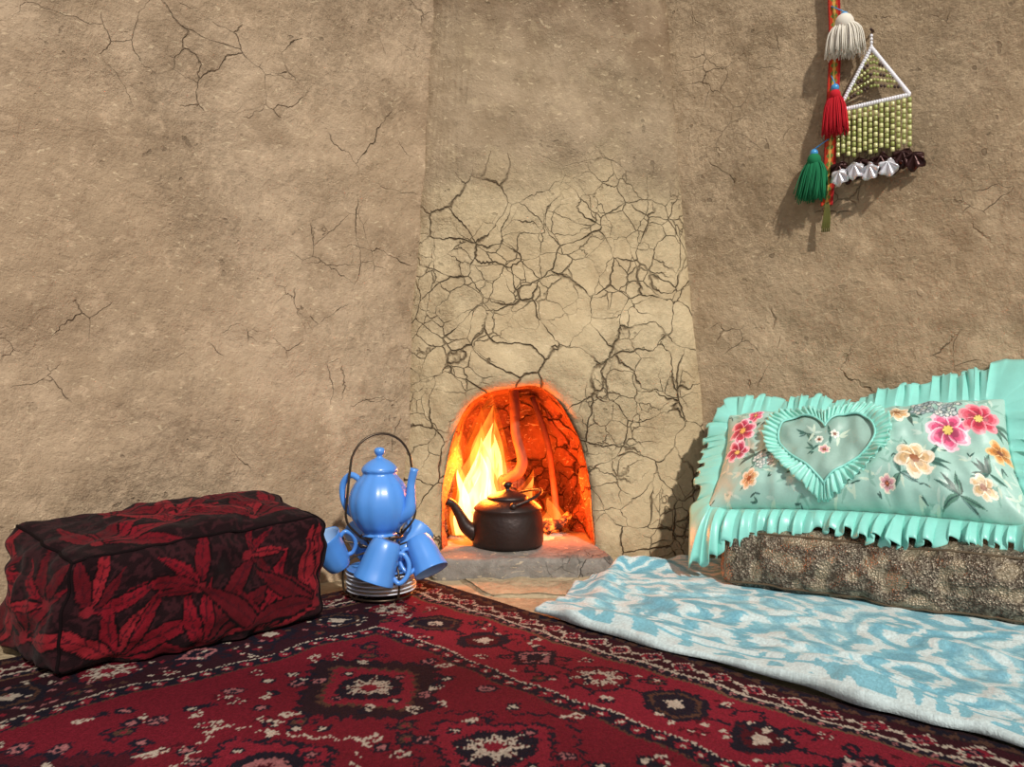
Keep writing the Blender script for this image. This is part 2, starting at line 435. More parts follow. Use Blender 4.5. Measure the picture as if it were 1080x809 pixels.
for x in np.arange(.208,LA-.16,.146): bmot(x,.208,0,k); bmot(x,LB-.208,0,k+1); k+=1
k=1
for y in np.arange(.338,LB-.28,.146): bmot(.208,y,pi/2,k); bmot(LA-.208,y,pi/2,k+2); k+=1
def loz(cx,cy,rx,ry,col,st=7):
    P=[]
    for (sx,sy) in ((1,1),(-1,1),(-1,-1),(1,-1)):
        Q=[]
        for k in range(st):
            t=k/st; Q+= [(cx+sx*rx*(1-t),cy+sy*ry*t),(cx+sx*rx*(1-t),cy+sy*ry*(k+1)/st)]
        P+= Q if sx*sy>0 else Q[::-1]
    cv.poly(P,col)
meds=[]
for a_ in range(5):
    for b_ in range(4): meds.append((.56+a_*.30+(b_%2)*.15,.50+b_*.25))
for n_i,(cx,cy) in enumerate(meds):
    bgc=(DK,RED2,(84,26,38))[n_i%3]; 
    loz(cx,cy,.165,.135,CREAM if n_i%2 else NAVY); loz(cx,cy,.158,.129,bgc)
    loz(cx,cy,.118,.094,NAVY if n_i%3 else BRN); loz(cx,cy,.108,.085,RED)
    t=n_i%4
    if t==0: octo(cx,cy,.058,NAVY); star(cx,cy,.050,CREAM,RED)
    elif t==1: palm(cx,cy,pi/2,.092,NAVY,PINK,DR)
    elif t==2: octo(cx,cy,.056,NAVY,6,0); octo(cx,cy,.040,BLUE,6,0); octo(cx,cy,.026,CREAM,4,0)
    else: palm(cx,cy,0,.092,DK,CREAM,RED)
    for (dx,dy,q) in ((.075,0,3),(-.075,0,3),(0,.062,5),(0,-.062,5),(.085,.05,4),(-.085,-.05,4),(.085,-.05,1),(-.085,.05,1)): small(cx+dx,cy+dy,q,.55)
    for a in (0,pi/2,pi,-pi/2): hook(cx+.16*math.cos(a),cy+.13*math.sin(a),a,.028,CREAM,.006)
for q in range(420):
    x=rng.uniform(.36,LA-.36);y=rng.uniform(.36,LB-.36)
    if min(abs(x-a)/.185+abs(y-b)/.150 for a,b in meds)>1: small(x,y,q,.65)
for q in range(200):
    x=rng.uniform(.13,LA-.13);y=rng.uniform(.13,.29); octo(x,y,.007,rng.choice((NAVY,CREAM,NAVY,DR)),4,0)
    octo(y,rng.uniform(.13,LB-.13),.006,rng.choice((RED,CREAM,PINK,BRN)),4,0)
jj,ii=np.meshgrid(np.arange(cv.ny),np.arange(cv.nx),indexing='ij')
wi=1.8*np.sin(jj/17.)+1.1*np.sin(jj/7.3+ii/41.)+np.random.randint(-1,2,jj.shape)*.6
wj=1.8*np.sin(ii/21.+1)+1.1*np.sin(ii/6.1+jj/37.)+np.random.randint(-1,2,jj.shape)*.6
AA=cv.A[np.clip((jj+wj).round().astype(int),0,cv.ny-1),np.clip((ii+wi).round().astype(int),0,cv.nx-1)]
e1=np.array([.692,-.722]); e2=np.array([-.722,-.692]); C0=np.array([-.255,2.045])
P=np.zeros((cv.ny,cv.nx,3)); P[...,0]=C0[0]+cv.X*e1[0]+cv.Y*e2[0]; P[...,1]=C0[1]+cv.X*e1[1]+cv.Y*e2[1]
P[...,0]+=0.008*np.sin(cv.Y*14)*np.exp(-cv.X*6); 
P[...,1]+=0.008*np.sin(cv.X*11)*np.exp(-cv.Y*6)
P[...,2]=.012+.0028*np.sin(P[...,0]*9+1)*np.sin(P[...,1]*11)+.0012*np.sin(P[...,0]*31+P[...,1]*17)+np.random.rand(cv.ny,cv.nx)*.0008
P[0,:,2]=0;P[-1,:,2]=0;P[:,0,2]=0;P[:,-1,2]=0
wear=.82+.16*np.sin(cv.X*5.3+1)*np.sin(cv.Y*4.1)+.10*np.sin(cv.X*13+cv.Y*9)
A=AA*(0.84+0.32*np.random.rand(cv.ny,cv.nx,1))*wear[...,None]*.70
M_rug=vcol('rug_wool',1.0,0.0,0.8,420,0.26,260,spec=0.10)
mk('persian_rug',P.reshape(-1,3),gridF(cv.ny,cv.nx),M_rug,cols=A.reshape(-1,3))

# ------------------------------------------------------------ soft box cushions
def soft_box(name,corners,dims,rr,bulge,canv,mat,parent=None,res=0.004,wr=0.004,wf=7,seed=0.0):
    hx,hy,hz=[d/2 for d in dims]
    C=[np.array(c,float) for c in corners]
    cen=sum(C)/8
    def tri_(a,b,c):
        w=[(1-a)*(1-b),a*(1-b),a*b,(1-a)*b]
        lo=sum(w[i]*C[i] for i in range(4)); hi=sum(w[i]*C[4+i] for i in range(4))
        return lo*(1-c)+hi*c
    G=Geo();cols=[]
    h=np.array([hx,hy,hz])
    def mp(x,y,z):
        c=np.array([x,y,z]); q=np.clip(c,-h+rr,h-rr); d=c-q; L=np.linalg.norm(d)
        p=q+(d/L*rr if L>1e-9 else d)
        u=p/h
        face=[(1-u[1]**2)*(1-u[2]**2),(1-u[0]**2)*(1-u[2]**2),(1-u[0]**2)*(1-u[1]**2)]
        for k in range(3):
            p[k]+=np.sign(u[k])*bulge[k]*max(face[k],0)**.8*abs(u[k])**3
        w=tri_(*( (p/h+1)/2 ))
        f=wr*FR(w[0]*wf+seed,w[1]*wf,w[2]*wf,3)+wr*.5*N3(w[0]*wf*3,w[1]*wf*3+seed,w[2]*wf*4)
        o=w-cen; o=o/np.linalg.norm(o)
        w=w+o*f
        if w[2]<C[0][2]: w[2]=C[0][2]
        return w
    def face(fn,la,lb,key):
        na_=max(8,int(la/res)); nb_=max(8,int(lb/res))
        Vv=[];aa=[];bb=[]
        for j in range(nb_):
            for i in range(na_):
                a=i/(na_-1);b=j/(nb_-1); Vv.append(mp(*fn(a*2-1,b*2-1))); aa.append(a);bb.append(b)
        G.add(Vv,gridF(nb_,na_))
        if canv: cols.append(canv[key].sample(np.array(aa),np.array(bb)))
    face(lambda a,b:(a*hx,-hy,b*hz),dims[0],dims[2],'front')
    face(lambda a,b:(a*hx,hy,b*hz),dims[0],dims[2],'back')
    face(lambda a,b:(a*hx,b*hy,hz),dims[0],dims[1],'top')
    face(lambda a,b:(a*hx,b*hy,-hz),dims[0],dims[1],'top')
    face(lambda a,b:(-hx,-a*hy,b*hz),dims[1],dims[2],'end')
    face(lambda a,b:(hx,a*hy,b*hz),dims[1],dims[2],'end')
    return mk(name,G.V,G.F,mat,parent,cols=np.concatenate(cols) if canv else None,merge=True),mp

def leafcanvas(W,H,seed,roots):
    c=Canvas(W,H,0.0020,(26,11,14)); r=random.Random(seed)
    for q in range(420):
        c.leaf(r.uniform(0,W),r.uniform(0,H),r.uniform(0,6.3),r.uniform(.015,.035),.004,(46,20,24),None)
    for (x,y,a0,spr,n,L) in roots:
        for k in range(n):
            a=a0+spr*((k/(n-1))-.5)
            l=L*r.uniform(.7,1.15); cur=r.uniform(-.9,.9)
            c.leaf(x,y,a,l*1.04,l*.150,(12,5,7),None,cur) 
            cc=r.choice([(108,16,28),(92,14,24),(120,26,34),(80,14,22)])
            c.leaf(x+.004*math.cos(a),y+.004*math.sin(a),a,l,l*.120,cc,(62,14,22),cur,veins=True)
        c.ell(x,y,.009,.009,0,(106,24,32))
    return c
front=leafcanvas(.46,.21,1,[(.08,.005,1.35,2.2,6,.15),(.22,.01,1.2,1.8,5,.17),(.21,.12,2.4,1.6,4,.11),(.33,.005,1.3,1.8,6,.15),(.44,.04,2.2,1.6,5,.14),(.03,.11,.9,1.8,4,.11),(.30,.16,.3,1.6,4,.09)])
topc=leafcanvas(.46,.28,2,[(.06,.04,1.0,2.0,6,.15),(.20,.10,.7,2.2,6,.15),(.34,.04,1.5,2.0,6,.14),(.30,.19,.2,2.2,5,.13),(.12,.18,.4,2.4,6,.13),(.42,.12,2.4,2,5,.12)])
endc=leafcanvas(.24,.21,3,[(.05,.01,1.3,1.8,6,.13),(.15,.05,1.2,2.2,6,.13),(.05,.13,.5,2.0,4,.10),(.2,.12,2.4,2,4,.1)])
M_velvet=vcol('velvet_leaf_fabric',0.9,0.03,0.5,500,0.25,90,spec=0.10)
z0=.016
cor=[(-.742,1.312,z0),(-.392,1.652,z0),(-.578,1.865,z0),(-.980,1.530,z0),
     (-.738,1.335,.206),(-.400,1.67,.230),(-.572,1.855,.256),(-.955,1.545,.236)]
lc=empty('floral_bolster_cushion',(-.67,1.60,0))
_,mpc=soft_box('cover',cor,(.46,.28,.21),.024,(.022,.020,.018),{'front':front,'back':front,'top':topc,'end':endc},M_velvet,lc,res=.0028,wr=.020,wf=8,seed=2.2)
M_pipe=simple('dark_piping',(18,9,11),0.9,spec=.1)
G=Geo(); hx,hy,hz=.23,.14,.105
def edge(a,b,n=28): return [Vector(mpc(*(np.array(a)*(1-k/n)+np.array(b)*k/n))) for k in range(n+1)]
for a,b in (((-hx,-hy,-hz),(-hx,-hy,hz)),((-hx,-hy,hz),(hx,-hy,hz)),((hx,-hy,-hz),(hx,-hy,hz)),((-hx,-hy,hz),(-hx,hy,hz)),((-hx,hy,hz),(hx,hy,hz)),((hx,-hy,hz),(hx,hy,hz))):
    v,f=tube(edge(a,b),.0028,8,sm=False); G.add(v,f)
mk('piping',G.V,G.F,M_pipe,lc)

# brocade floor cushion
m,nt,b=base_mat('brocade',0.45,0.45); tc=nd(nt,'ShaderNodeTexCoord')
vo=nd(nt,'ShaderNodeTexVoronoi'); vo.inputs['Scale'].default_value=240; nt.links.new(tc.outputs['Object'],vo.inputs['Vector'])
ns=noisen(nt,tc.outputs['Object'],26,5,.7).outputs['Fac']
wv=nd(nt,'ShaderNodeTexVoronoi',feature='SMOOTH_F1'); wv.inputs['Scale'].default_value=28; nt.links.new(tc.outputs['Object'],wv.inputs['Vector'])
pat=maprange(nt,mathn(nt,'ADD',wv.outputs['Distance'],mathn(nt,'MULTIPLY',ns,.5)),.55,.7)
c=mixc(nt,pat,lin((136,122,100)),lin((80,68,56)))
c=mixc(nt,maprange(nt,vo.outputs['Color'],.3,.95,0,.4),c,lin((210,198,174)))
nt.links.new(c,b.inputs['Base Color'])
bp=nd(nt,'ShaderNodeBump'); bp.inputs['Strength'].default_value=.7; bp.inputs['Distance'].default_value=.004
nt.links.new(mathn(nt,'ADD',vo.outputs['Distance'],pat),bp.inputs['Height']); nt.links.new(bp.outputs[0],b.inputs['Normal'])
M_broc=m
zb=.020
cor=[(.500,1.905,zb),(1.14,1.465,zb),(1.30,1.74,zb),(.66,2.16,zb),(.505,1.935,.155),(1.13,1.50,.165),(1.28,1.75,.16),(.65,2.155,.155)]
bc=empty('brocade_floor_cushion',(.9,1.82,0))
_,mpb=soft_box('cover',cor,(.76,.28,.14),.030,(.02,.020,.010),None,M_broc,bc,res=.005,wr=.015,wf=10,seed=5)
G=Geo(); hx,hy,hz=.38,.14,.07
def edgeb(a,b,n=40): return [Vector(mpb(*(np.array(a)*(1-k/n)+np.array(b)*k/n))) for k in range(n+1)]
for a,b in (((-hx,-hy,-hz),(-hx,-hy,hz)),((-hx,-hy,hz),(hx,-hy,hz)),((-hx,-hy,-hz*.8),(hx,-hy,-hz*.8)),((-hx,-hy,hz),(-hx,hy,hz))):
    v,f=tube(edgeb(a,b),.0028,8,sm=False); G.add(v,f)
mk('piping',G.V,G.F,simple('brocade_piping',(104,88,68),.5,.4),bc)

# ------------------------------------------------------------ ruffled pillow
BL,BR,TR,TL=[Vector(p) for p in ((.482,1.995,.188),(1.075,1.645,.203),(1.120,1.83,.465),(.580,2.16,.414))]
PW,PH=.68,.285
pc=Canvas(PW,PH,.0014,(166,206,194))
r=random.Random(11)
def flower(x,y,R,col,edge,cen,n=6,rot=None):
    rot=r.uniform(0,6) if rot is None else rot
    mid=tuple((a+b)/2 for a,b in zip(col,edge)); dk=tuple(v*.80 for v in col)
    for k in range(n):
        a=rot+2*pi*k/n; da=r.uniform(-.12,.12); sc_=r.uniform(.9,1.1)
        for (rad,w_,cc) in ((R,.36,edge),(R*.88,.31,mid),(R*.72,.25,col),(R*.5,.17,dk)):
            pc.ell(x+rad*.52*math.cos(a+da),y+rad*.52*math.sin(a+da),rad*.5*sc_,R*w_*sc_,a+da,cc)
        pc.ell(x+R*.86*math.cos(a+.2),y+R*.86*math.sin(a+.2),R*.10,R*.14,a,edge)
    for k in range(n):
        a=rot+2*pi*k/n+pi/n
        pc.line((x+R*.2*math.cos(a),y+R*.2*math.sin(a)),(x+R*.62*math.cos(a),y+R*.62*math.sin(a)),.0022,dk)
    pc.ell(x,y,R*.22,R*.22,0,cen)
    for k in range(7): pc.ell(x+R*.20*math.cos(k*.9),y+R*.20*math.sin(k*.9),.0018,.0018,0,(130,70,40))
def leafs(x,y,n,L,pale=False):
    for k in range(n): pc.leaf(x,y,r.uniform(0,6.3),L*r.uniform(.7,1.2),L*.14,r.choice([(196,222,210),(140,184,170),(206,226,206)] if pale else [(72,118,106),(98,142,124),(84,106,96),(120,156,150)]),None if pale else (54,88,80),r.uniform(-.5,.5))
for k in range(120): leafs(r.uniform(0,PW),r.uniform(0,PH),3,.026,True)
for k in range(50): leafs(r.uniform(0,PW),r.uniform(0,PH),2,.016)
for (x,y) in ((.10,.12),(.07,.2),(.5,.1),(.56,.2),(.62,.08),(.47,.22),(.15,.22),(.65,.2),(.55,.03),(.44,.06)): leafs(x,y,8,.044)
PK=(226,84,130);PE=(252,214,224);BE=(224,186,136);BEE=(252,240,218)
flower(.555,.175,.050,PK,PE,(250,220,120),7); flower(.622,.212,.044,(206,56,84),(240,160,170),(250,210,120),7)
flower(.475,.098,.043,BE,BEE,(150,90,50),6); flower(.446,.225,.030,(222,176,124),BEE,(140,90,40),6)
flower(.655,.135,.028,(212,140,70),(240,206,150),(120,60,30),5)
flower(.055,.20,.042,(196,58,90),PE,(240,200,110),6); flower(.045,.14,.034,(182,50,82),PE,(240,200,110),6); flower(.09,.245,.026,PK,PE,(250,220,120),6)
flower(.10,.05,.024,BE,BEE,(150,90,50),6); flower(.41,.04,.018,(234,170,178),BEE,(220,120,90),6)
flower(.60,.05,.026,BE,BEE,(150,90,50),6)
for k in range(100):
    a=r.uniform(0,6.3);q=math.sqrt(r.random())*.044; x=.53+q*math.cos(a)*1.3;y=.244+q*math.sin(a)*.75
    pc.ell(x,y,.0064,.0064,0,(88,108,112)); pc.ell(x,y,.0045,.0045,0,r.choice([(206,216,214),(160,180,184),(220,224,216)]))
for k in range(50):
    a=r.uniform(0,6.3);q=math.sqrt(r.random())*.028; x=.13+q*math.cos(a);y=.10+q*math.sin(a)
    pc.ell(x,y,.0055,.0055,0,(110,136,134)); pc.ell(x,y,.004,.004,0,(220,228,222))
HX,HY=.276,.134
def heart(t,sx=.0074,sy=.0072):
    return (HX+sx*16*math.copysign(abs(math.sin(t))**2.5,math.sin(t)), HY+sy*(12.4*math.cos(t)-4.2*math.cos(2*t)-1.8*math.cos(3*t)-math.cos(4*t)+1.6))
pc.poly([heart(t,.0080,.0078) for t in np.linspace(0,2*pi,80)[:-1]],(150,184,172))
for (x,y) in ((.25,.12),(.29,.16),(.23,.17)): leafs(x,y,5,.028); leafs(x+.02,y,4,.03,True)
flower(.275,.12,.015,(232,170,176),BEE,(220,180,90),6); flower(.262,.15,.011,(240,236,220),(250,250,240),(220,180,90),6); flower(.30,.165,.011,(240,236,220),(250,250,240),(220,180,90),6)
def pbase(s,t): return (BL.lerp(BR,s)).lerp(TL.lerp(TR,s),t)
PN=((BR-BL).cross(TL-BL)).normalized()
if PN.y>0: PN=-PN
def puff(s,t): 
    a=max(0,1-abs(2*s-1)**3.2);b=max(0,1-abs(2*t-1)**3.0); return (a*b)**.55
def psurf(s,t,side=1):
    p=pbase(s,t); 
    p=p+(TL-BL)*(-(t-.5)*.12*math.sin(pi*s))+(BR-BL)*(-(s-.5)*.05*math.sin(pi*t))
    th=.078*puff(s,t) if side>0 else -.045*puff(s,t)
    wr=.010*FR(s*7,t*3,2,3)+.007*N3(s*20,t*5,1)
    ed=math.exp(-min(t,1-t)*9)*.008*math.sin(s*60+4*N3(s*8,0,0))+math.exp(-min(s,1-s)*12)*.006*math.sin(t*34)
    return p+PN*(th+(wr+ed)*min(1,puff(s,t)*1.5)*side)
M_pil=vcol('floral_satin',0.42,0.1,0.12,500,0.05,200,spec=0.5)
pil=empty('ruffled_heart_pillow',(.8,1.92,0))
V=[psurf(i/(pc.nx-1),j/(pc.ny-1)) for j in range(pc.ny) for i in range(pc.nx)]
mk('pillow_front',V,gridF(pc.ny,pc.nx),M_pil,pil,cols=pc.A.reshape(-1,3))
M_satin=simple('aqua_satin',(142,218,206),0.34,var=.08,nscale=40,bump=.12,bscale=300,sheen=.1)
V=[psurf(i/60,j/30,-1) for j in range(31) for i in range(61)]
mk('pillow_back',V,gridF(31,61),M_satin,pil)
def ruffle(name,base,out,nrm,width,fold,amp,rows=9,closed=True,sag=None,parent=None):
    n=len(base); V=[]
    L=[0]
    for i in range(1,n): L.append(L[-1]+(base[i]-base[i-1]).length)
    Lt=L[-1]+(base[0]-base[-1]).length
    def pn(l,f,z):
        a=2*pi*l/Lt; R=Lt*f/(2*pi); return N3(R*math.cos(a),R*math.sin(a),z)
    nf=round(Lt/fold)
    for j in range(rows):
        q=j/(rows-1)
        for i in range(n):
            l=L[i]
            ph=2*pi*nf*l/Lt+7.0*pn(l,9,1.3)+1.6*q*pn(l,24,7)
            w=width[i]*(1+.38*pn(l,9,5)+.08*math.sin(ph*.5))
            tg=(base[(i+1)%n]-base[i-1]).normalized()
            am=amp*(q**.7)*(.40+1.8*abs(pn(l,15,9)))
            s1=math.sin(ph)+.35*math.sin(2.3*ph+1)*q
            p=base[i]+out[i]*w*q+nrm[i]*(am*s1)+tg*(am*.6*math.sin(2*ph+q*1.5))
            p=p+nrm[i]*(amp*3.4*q*pn(l,8,4+q*.5))+out[i]*(amp*.8*q*math.cos(ph+1))
            if sag: p=p+sag(i,q,w)
            V.append(p)
    return mk(name,V,gridF(rows,n,closed),M_satin,pil,solid=.0012)
per=[]
npx=520;npy=220
for i in range(npx): per.append((i/npx,0.0,(0,-1)))
for i in range(npy): per.append((1.0,i/npy,(1,0)))
for i in range(npx): per.append((1-i/npx,1.0,(0,1)))
for i in range(npy): per.append((0.0,1-i/npy,(-1,0)))
ex=(BR-BL).normalized(); ey=(TL-BL).normalized(); 
base=[];out=[];nr=[];wd=[]
nn=len(per)
o2=[Vector(p[2]) for p in per]
K=38
for i in range(nn):
    a=Vector((0,0))
    for k in range(-K,K+1): a+=o2[(i+k)%nn]*(K+1-abs(k))
    a.normalize()
    s,t,_=per[i]
    p=psurf(s,t)
    corner=max(0,1-min(s,1-s)/.07)*max(0,1-min(t,1-t)/.15)
    p=p-(ex*a.x+ey*a.y)*.018*corner
    base.append(p); out.append(ex*a.x+ey*a.y); nr.append(PN)
    w=.060
    if a.y>.3: w=.070+.05*max(0,(s-.70)/.30)
    if a.y<-.3: w=.054
    if a.x<-.5: w=.056
    wd.append(w+.014*corner+(.034*corner if (s<.2 and t<.3) else 0))
def sag(i,q,w):
    s,t,_=per[i]
    down=max(0,-out[i].dot(ey)); 
    v=Vector((0,0,0))
    if down>0:
        v=-out[i]*w*q*down*.8+(Vector((-.55,-.83,0))*(w*1.0*math.sin(q*pi/2))+Vector((0,0,-1))*(w*(.62+.9*max(0,1-s*5))*(1-math.cos(q*pi/2))))*down
    up=max(0,out[i].dot(ey))
    v+=PN*(-.016*q*q*up)+Vector((0,0,-.010*q*q*(1-up)))
    return v
ruffle('ruffle_border',base,out,nr,wd,.034,.0105,rows=13,sag=sag)
nh=560
pts=[heart(t) for t in np.linspace(0,2*pi,nh+1)[:-1]]
V=[];rows=9;L=0;Ls=[]
for i in range(nh):
    Ls.append(L); L+=math.hypot(pts[(i+1)%nh][0]-pts[i][0],pts[(i+1)%nh][1]-pts[i][1])
nf=round(L/.0120)
for j in range(rows):
    q=j/(rows-1)
    for i in range(nh):
        x,y=pts[i]; dx,dy=x-HX,y-HY; l=math.hypot(dx,dy)+1e-6; ox,oy=dx/l,dy/l
        ph=2*pi*nf*Ls[i]/L+2.2*N3(x*30,y*30,7)
        w=.040*(1+.06*math.sin(ph*.5)+.2*N3(x*30,y*30,0))*q
        X=x+ox*w-oy*.0018*math.sin(2*ph)*q; Y=y+oy*w+ox*.0018*math.sin(2*ph)*q
        s=min(.995,max(.005,X/PW)); t=min(.985,max(.015,Y/PH))
        p=psurf(s,t)+PN*(.004+.012*q+.0045*math.sin(ph)*(.35+q*.75)+.008*q*N3(X*40,Y*40,3))
        V.append(p)
mk('heart_frill',V,gridF(rows,nh,True),simple('aqua_satin_light',(158,228,214),.36,var=.05,sheen=.1),pil,solid=.001)
G=Geo(); v,f=tube([psurf(pts[i][0]/PW,pts[i][1]/PH)+PN*.006 for i in range(0,nh,3)],.0028,6,sm=False,closed=True); G.add(v,f)
mk('heart_piping',G.V,G.F,M_satin,pil)

# ------------------------------------------------------------ blanket
nbx,nby=600,320
back=[(.262,2.065),(.33,2.12),(.45,2.185),(.62,2.17),(1.0,1.92),(1.5,1.59)]
frontl=[(.05,1.70),(.12,1.625),(.25,1.50),(.45,1.30),(.70,1.045),(1.02,.72)]
ku=[0,.06,.16,.30,.6,1.0]
V=[];cols=[]
cT=np.array(lin((126,180,194)));cT2=np.array(lin((146,192,202)));cW=np.array(lin((198,214,214)));cD=np.array(lin((102,158,178)))
rg=random.Random(3)
for j in range(nby):
    b_=j/(nby-1)
    for i in range(nbx):
        a=i/(nbx-1)
        fx=np.interp(a,ku,[p[0] for p in frontl]);fy=np.interp(a,ku,[p[1] for p in frontl])
        bx=np.interp(a,ku,[p[0] for p in back]);by=np.interp(a,ku,[p[1] for p in back])
        x=fx+(bx-fx)*b_;y=fy+(by-fy)*b_
        edge_=math.exp(-b_*22); 
        y+=.012*edge_*math.sin(a*24+1)+.005*edge_*math.sin(a*61)
        x+=.012*math.exp(-a*20)*math.sin(b_*9)
        z=.023+.008*FR(x*5,y*5,2,3)
        z+=.022*math.exp(-((a-.045-.02*math.sin(b_*5))/.022)**2)*(0.35+.65*b_)+.028*math.exp(-((b_-.88)/.07)**2)*math.exp(-((a-.08)/.08)**2)
        z+=.008*math.exp(-((b_-.07)/.05)**2)*(1+math.sin(a*19))
        for (c0,wd_,am,fq) in ((1.62,.016,.010,12),(1.50,.012,.008,9),(1.72,.010,.007,15),(1.40,.012,.007,7)):
            z+=am*math.exp(-((x*.55+y*.83-c0-.03*math.sin(x*fq))/wd_)**2)
        z+=.007*max(0,N3(x*14,y*22,8))
        if j==0 or i==0: z=.016
        V.append((x,y,z))
        d1=a*1.45; d2=b_*.62
        slip=.020*N3(3,round(d2/.0045)*1.7,2)
        dd1=d1+slip
        w=N3(dd1*9,d2*16,1)*.6+N3(dd1*26,d2*30,4)*.35
        mu=abs(((dd1/.25+.15)%1)-.5)*2; mv=abs(((d2/.17+.25)%1)-.5)*2
        rr_=mu*.9+mv*.8+w*.55
        band=math.sin(rr_*11)+w*.5
        k_=min(1,max(0,(band-.25)/.25)); k2=min(1,max(0,(-band-.6)/.25))
        tt=cT if N3(d1*5,d2*5,9)>0 else cT2
        c=tt*(1-k_)+cW*k_; c=c*(1-k2*.6)+cD*k2*.6
        if d2<.050:
            w2=N3(dd1*30,d2*20,11)
            c=cW if (d2<.010 or w2>-.05) else cT
            if .034<d2<.040: c=cT
        cols.append(c*(.86+.24*rg.random()))
M_bl=vcol('blanket_cotton',0.9,0.0,0.5,380,0.14,160,spec=.15)
mk('patterned_blanket',V,gridF(nby,nbx),M_bl,cols=np.array(cols),solid=.008)

# ------------------------------------------------------------ tea set
TX,TY=-.300,1.85; TZ=.016
M_blue=simple('blue_ceramic',(84,148,228),0.34,var=.05,coat=.3)
M_blue2=simple('blue_ceramic_inner',(160,196,236),0.35,var=.05)
M_white=simple('white_ceramic',(226,232,240),0.3,var=.04,coat=.4)
M_wire=simple('rack_wire',(84,72,60),0.35,.8,var=.3)
ts=empty('tea_set_rack',(TX,TY,0))
G=Geo()
def ring(r,z,w=.0024,n=48,cx=TX,cy=TY): 
    v,f=tube([(cx+r*math.cos(2*pi*k/n),cy+r*math.sin(2*pi*k/n),z) for k in range(n)],w,8,sm=False,closed=True); G.add(v,f)
ring(.070,TZ+.003);ring(.048,.150);ring(.036,.148)
for k in range(6):
    a=2*pi*k/6+.1; c,s=math.cos(a),math.sin(a)
    if k in (1,3,5):
        v,f=tube([(TX+.070*c,TY+.070*s,TZ+.003),(TX+.084*c,TY+.084*s,TZ+.012),(TX+.086*c,TY+.086*s,TZ+.06),(TX+.066*c,TY+.066*s,TZ+.085),(TX+.03*c,TY+.03*s,TZ+.10),(TX+.03*c,TY+.03*s,.135),(TX+.048*c,TY+.048*s,.150)],.0024,8); G.add(v,f)
    v,f=tube([(TX+.03*c,TY+.03*s,.125),(TX+.06*c,TY+.06*s,.135),(TX+.082*c,TY+.082*s,.140),(TX+.088*c,TY+.088*s,.152)],.0022,8); G.add(v,f)
hd=Vector((.9,.42,0)).normalized()
pts=[]
for k in range(15):
    a=pi*k/14; rr=.072
    pts.append((TX-hd.x*rr*math.cos(a),TY-hd.y*rr*math.cos(a),.300+.085*math.sin(a)**.9 if 0<k<14 else .29))
pts=[(TX-hd.x*.048,TY-hd.y*.048,.150),(TX-hd.x*.08,TY-hd.y*.08,.19),(TX-hd.x*.078,TY-hd.y*.078,.25)]+pts[1:-1]+[(TX+hd.x*.078,TY+hd.y*.078,.25),(TX+hd.x*.08,TY+hd.y*.08,.19),(TX+hd.x*.048,TY+hd.y*.048,.150)]
v,f=tube(pts,.0028,8); G.add(v,f)
mk('wire_rack',G.V,G.F,M_wire,ts)
G=Geo();
for k in range(6):
    z=TZ+.007+k*.0092
    prof=[(.0001,z),(.04,z),(.046,z+.001),(.070,z+.0055),(.0790,z+.0085),(.0800,z+.0105),(.0785,z+.0115),(.069,z+.0085),(.045,z+.004),(.0001,z+.003)]
    v,f=lathe(prof,Matrix.Translation((TX+.002*math.sin(k*3),TY+.002*math.cos(k*2),0)),56); G.add(v,f,mi=1 if k in (5,) else 0)
mk('saucers',G.V,G.F,[M_white,M_blue],ts,fmat=G.M)
G=Geo(); T=Matrix.Translation((TX-.004,TY,.152))
prof=[(.0001,0),(.034,0),(.038,.003),(.036,.008),(.050,.022),(.063,.045),(.068,.070),(.065,.095),(.055,.118),(.042,.134),(.037,.142),(.040,.148),(.036,.150),(.0001,.150)]
def cat(prof,n=4):
    P=smooth_path([(p[0],p[1],0) for p in prof],n); return [(max(p.x,.0001),p.y) for p in P]
v,f=lathe(cat(prof),T,64,ripple=.045,rn=12); G.add(v,f)
prof=[(.040,.147),(.041,.152),(.036,.160),(.024,.170),(.010,.177),(.0065,.182),(.011,.188),(.0125,.194),(.009,.200),(.0001,.202)]
v,f=lathe(cat(prof),T,48); G.add(v,f)
O=Vector((TX-.004,TY,.152))
sp=Vector((.93,-.35,0)).normalized()
v,f=tube([O+sp*.05+Vector((0,0,.045)),O+sp*.075+Vector((0,0,.062)),O+sp*.080+Vector((0,0,.095)),O+sp*.082+Vector((0,0,.125)),O+sp*.090+Vector((0,0,.156))],[.019,.016,.011,.009,.0095],14); G.add(v,f)
v,f=tube([O-sp*.046+Vector((0,0,.122)),O-sp*.075+Vector((0,0,.135)),O-sp*.096+Vector((0,0,.115)),O-sp*.097+Vector((0,0,.08)),O-sp*.082+Vector((0,0,.05)),O-sp*.056+Vector((0,0,.034))],[.007,.0075,.008,.0075,.007,.007],12); G.add(v,f)
mk('teapot',G.V,G.F,M_blue,ts)
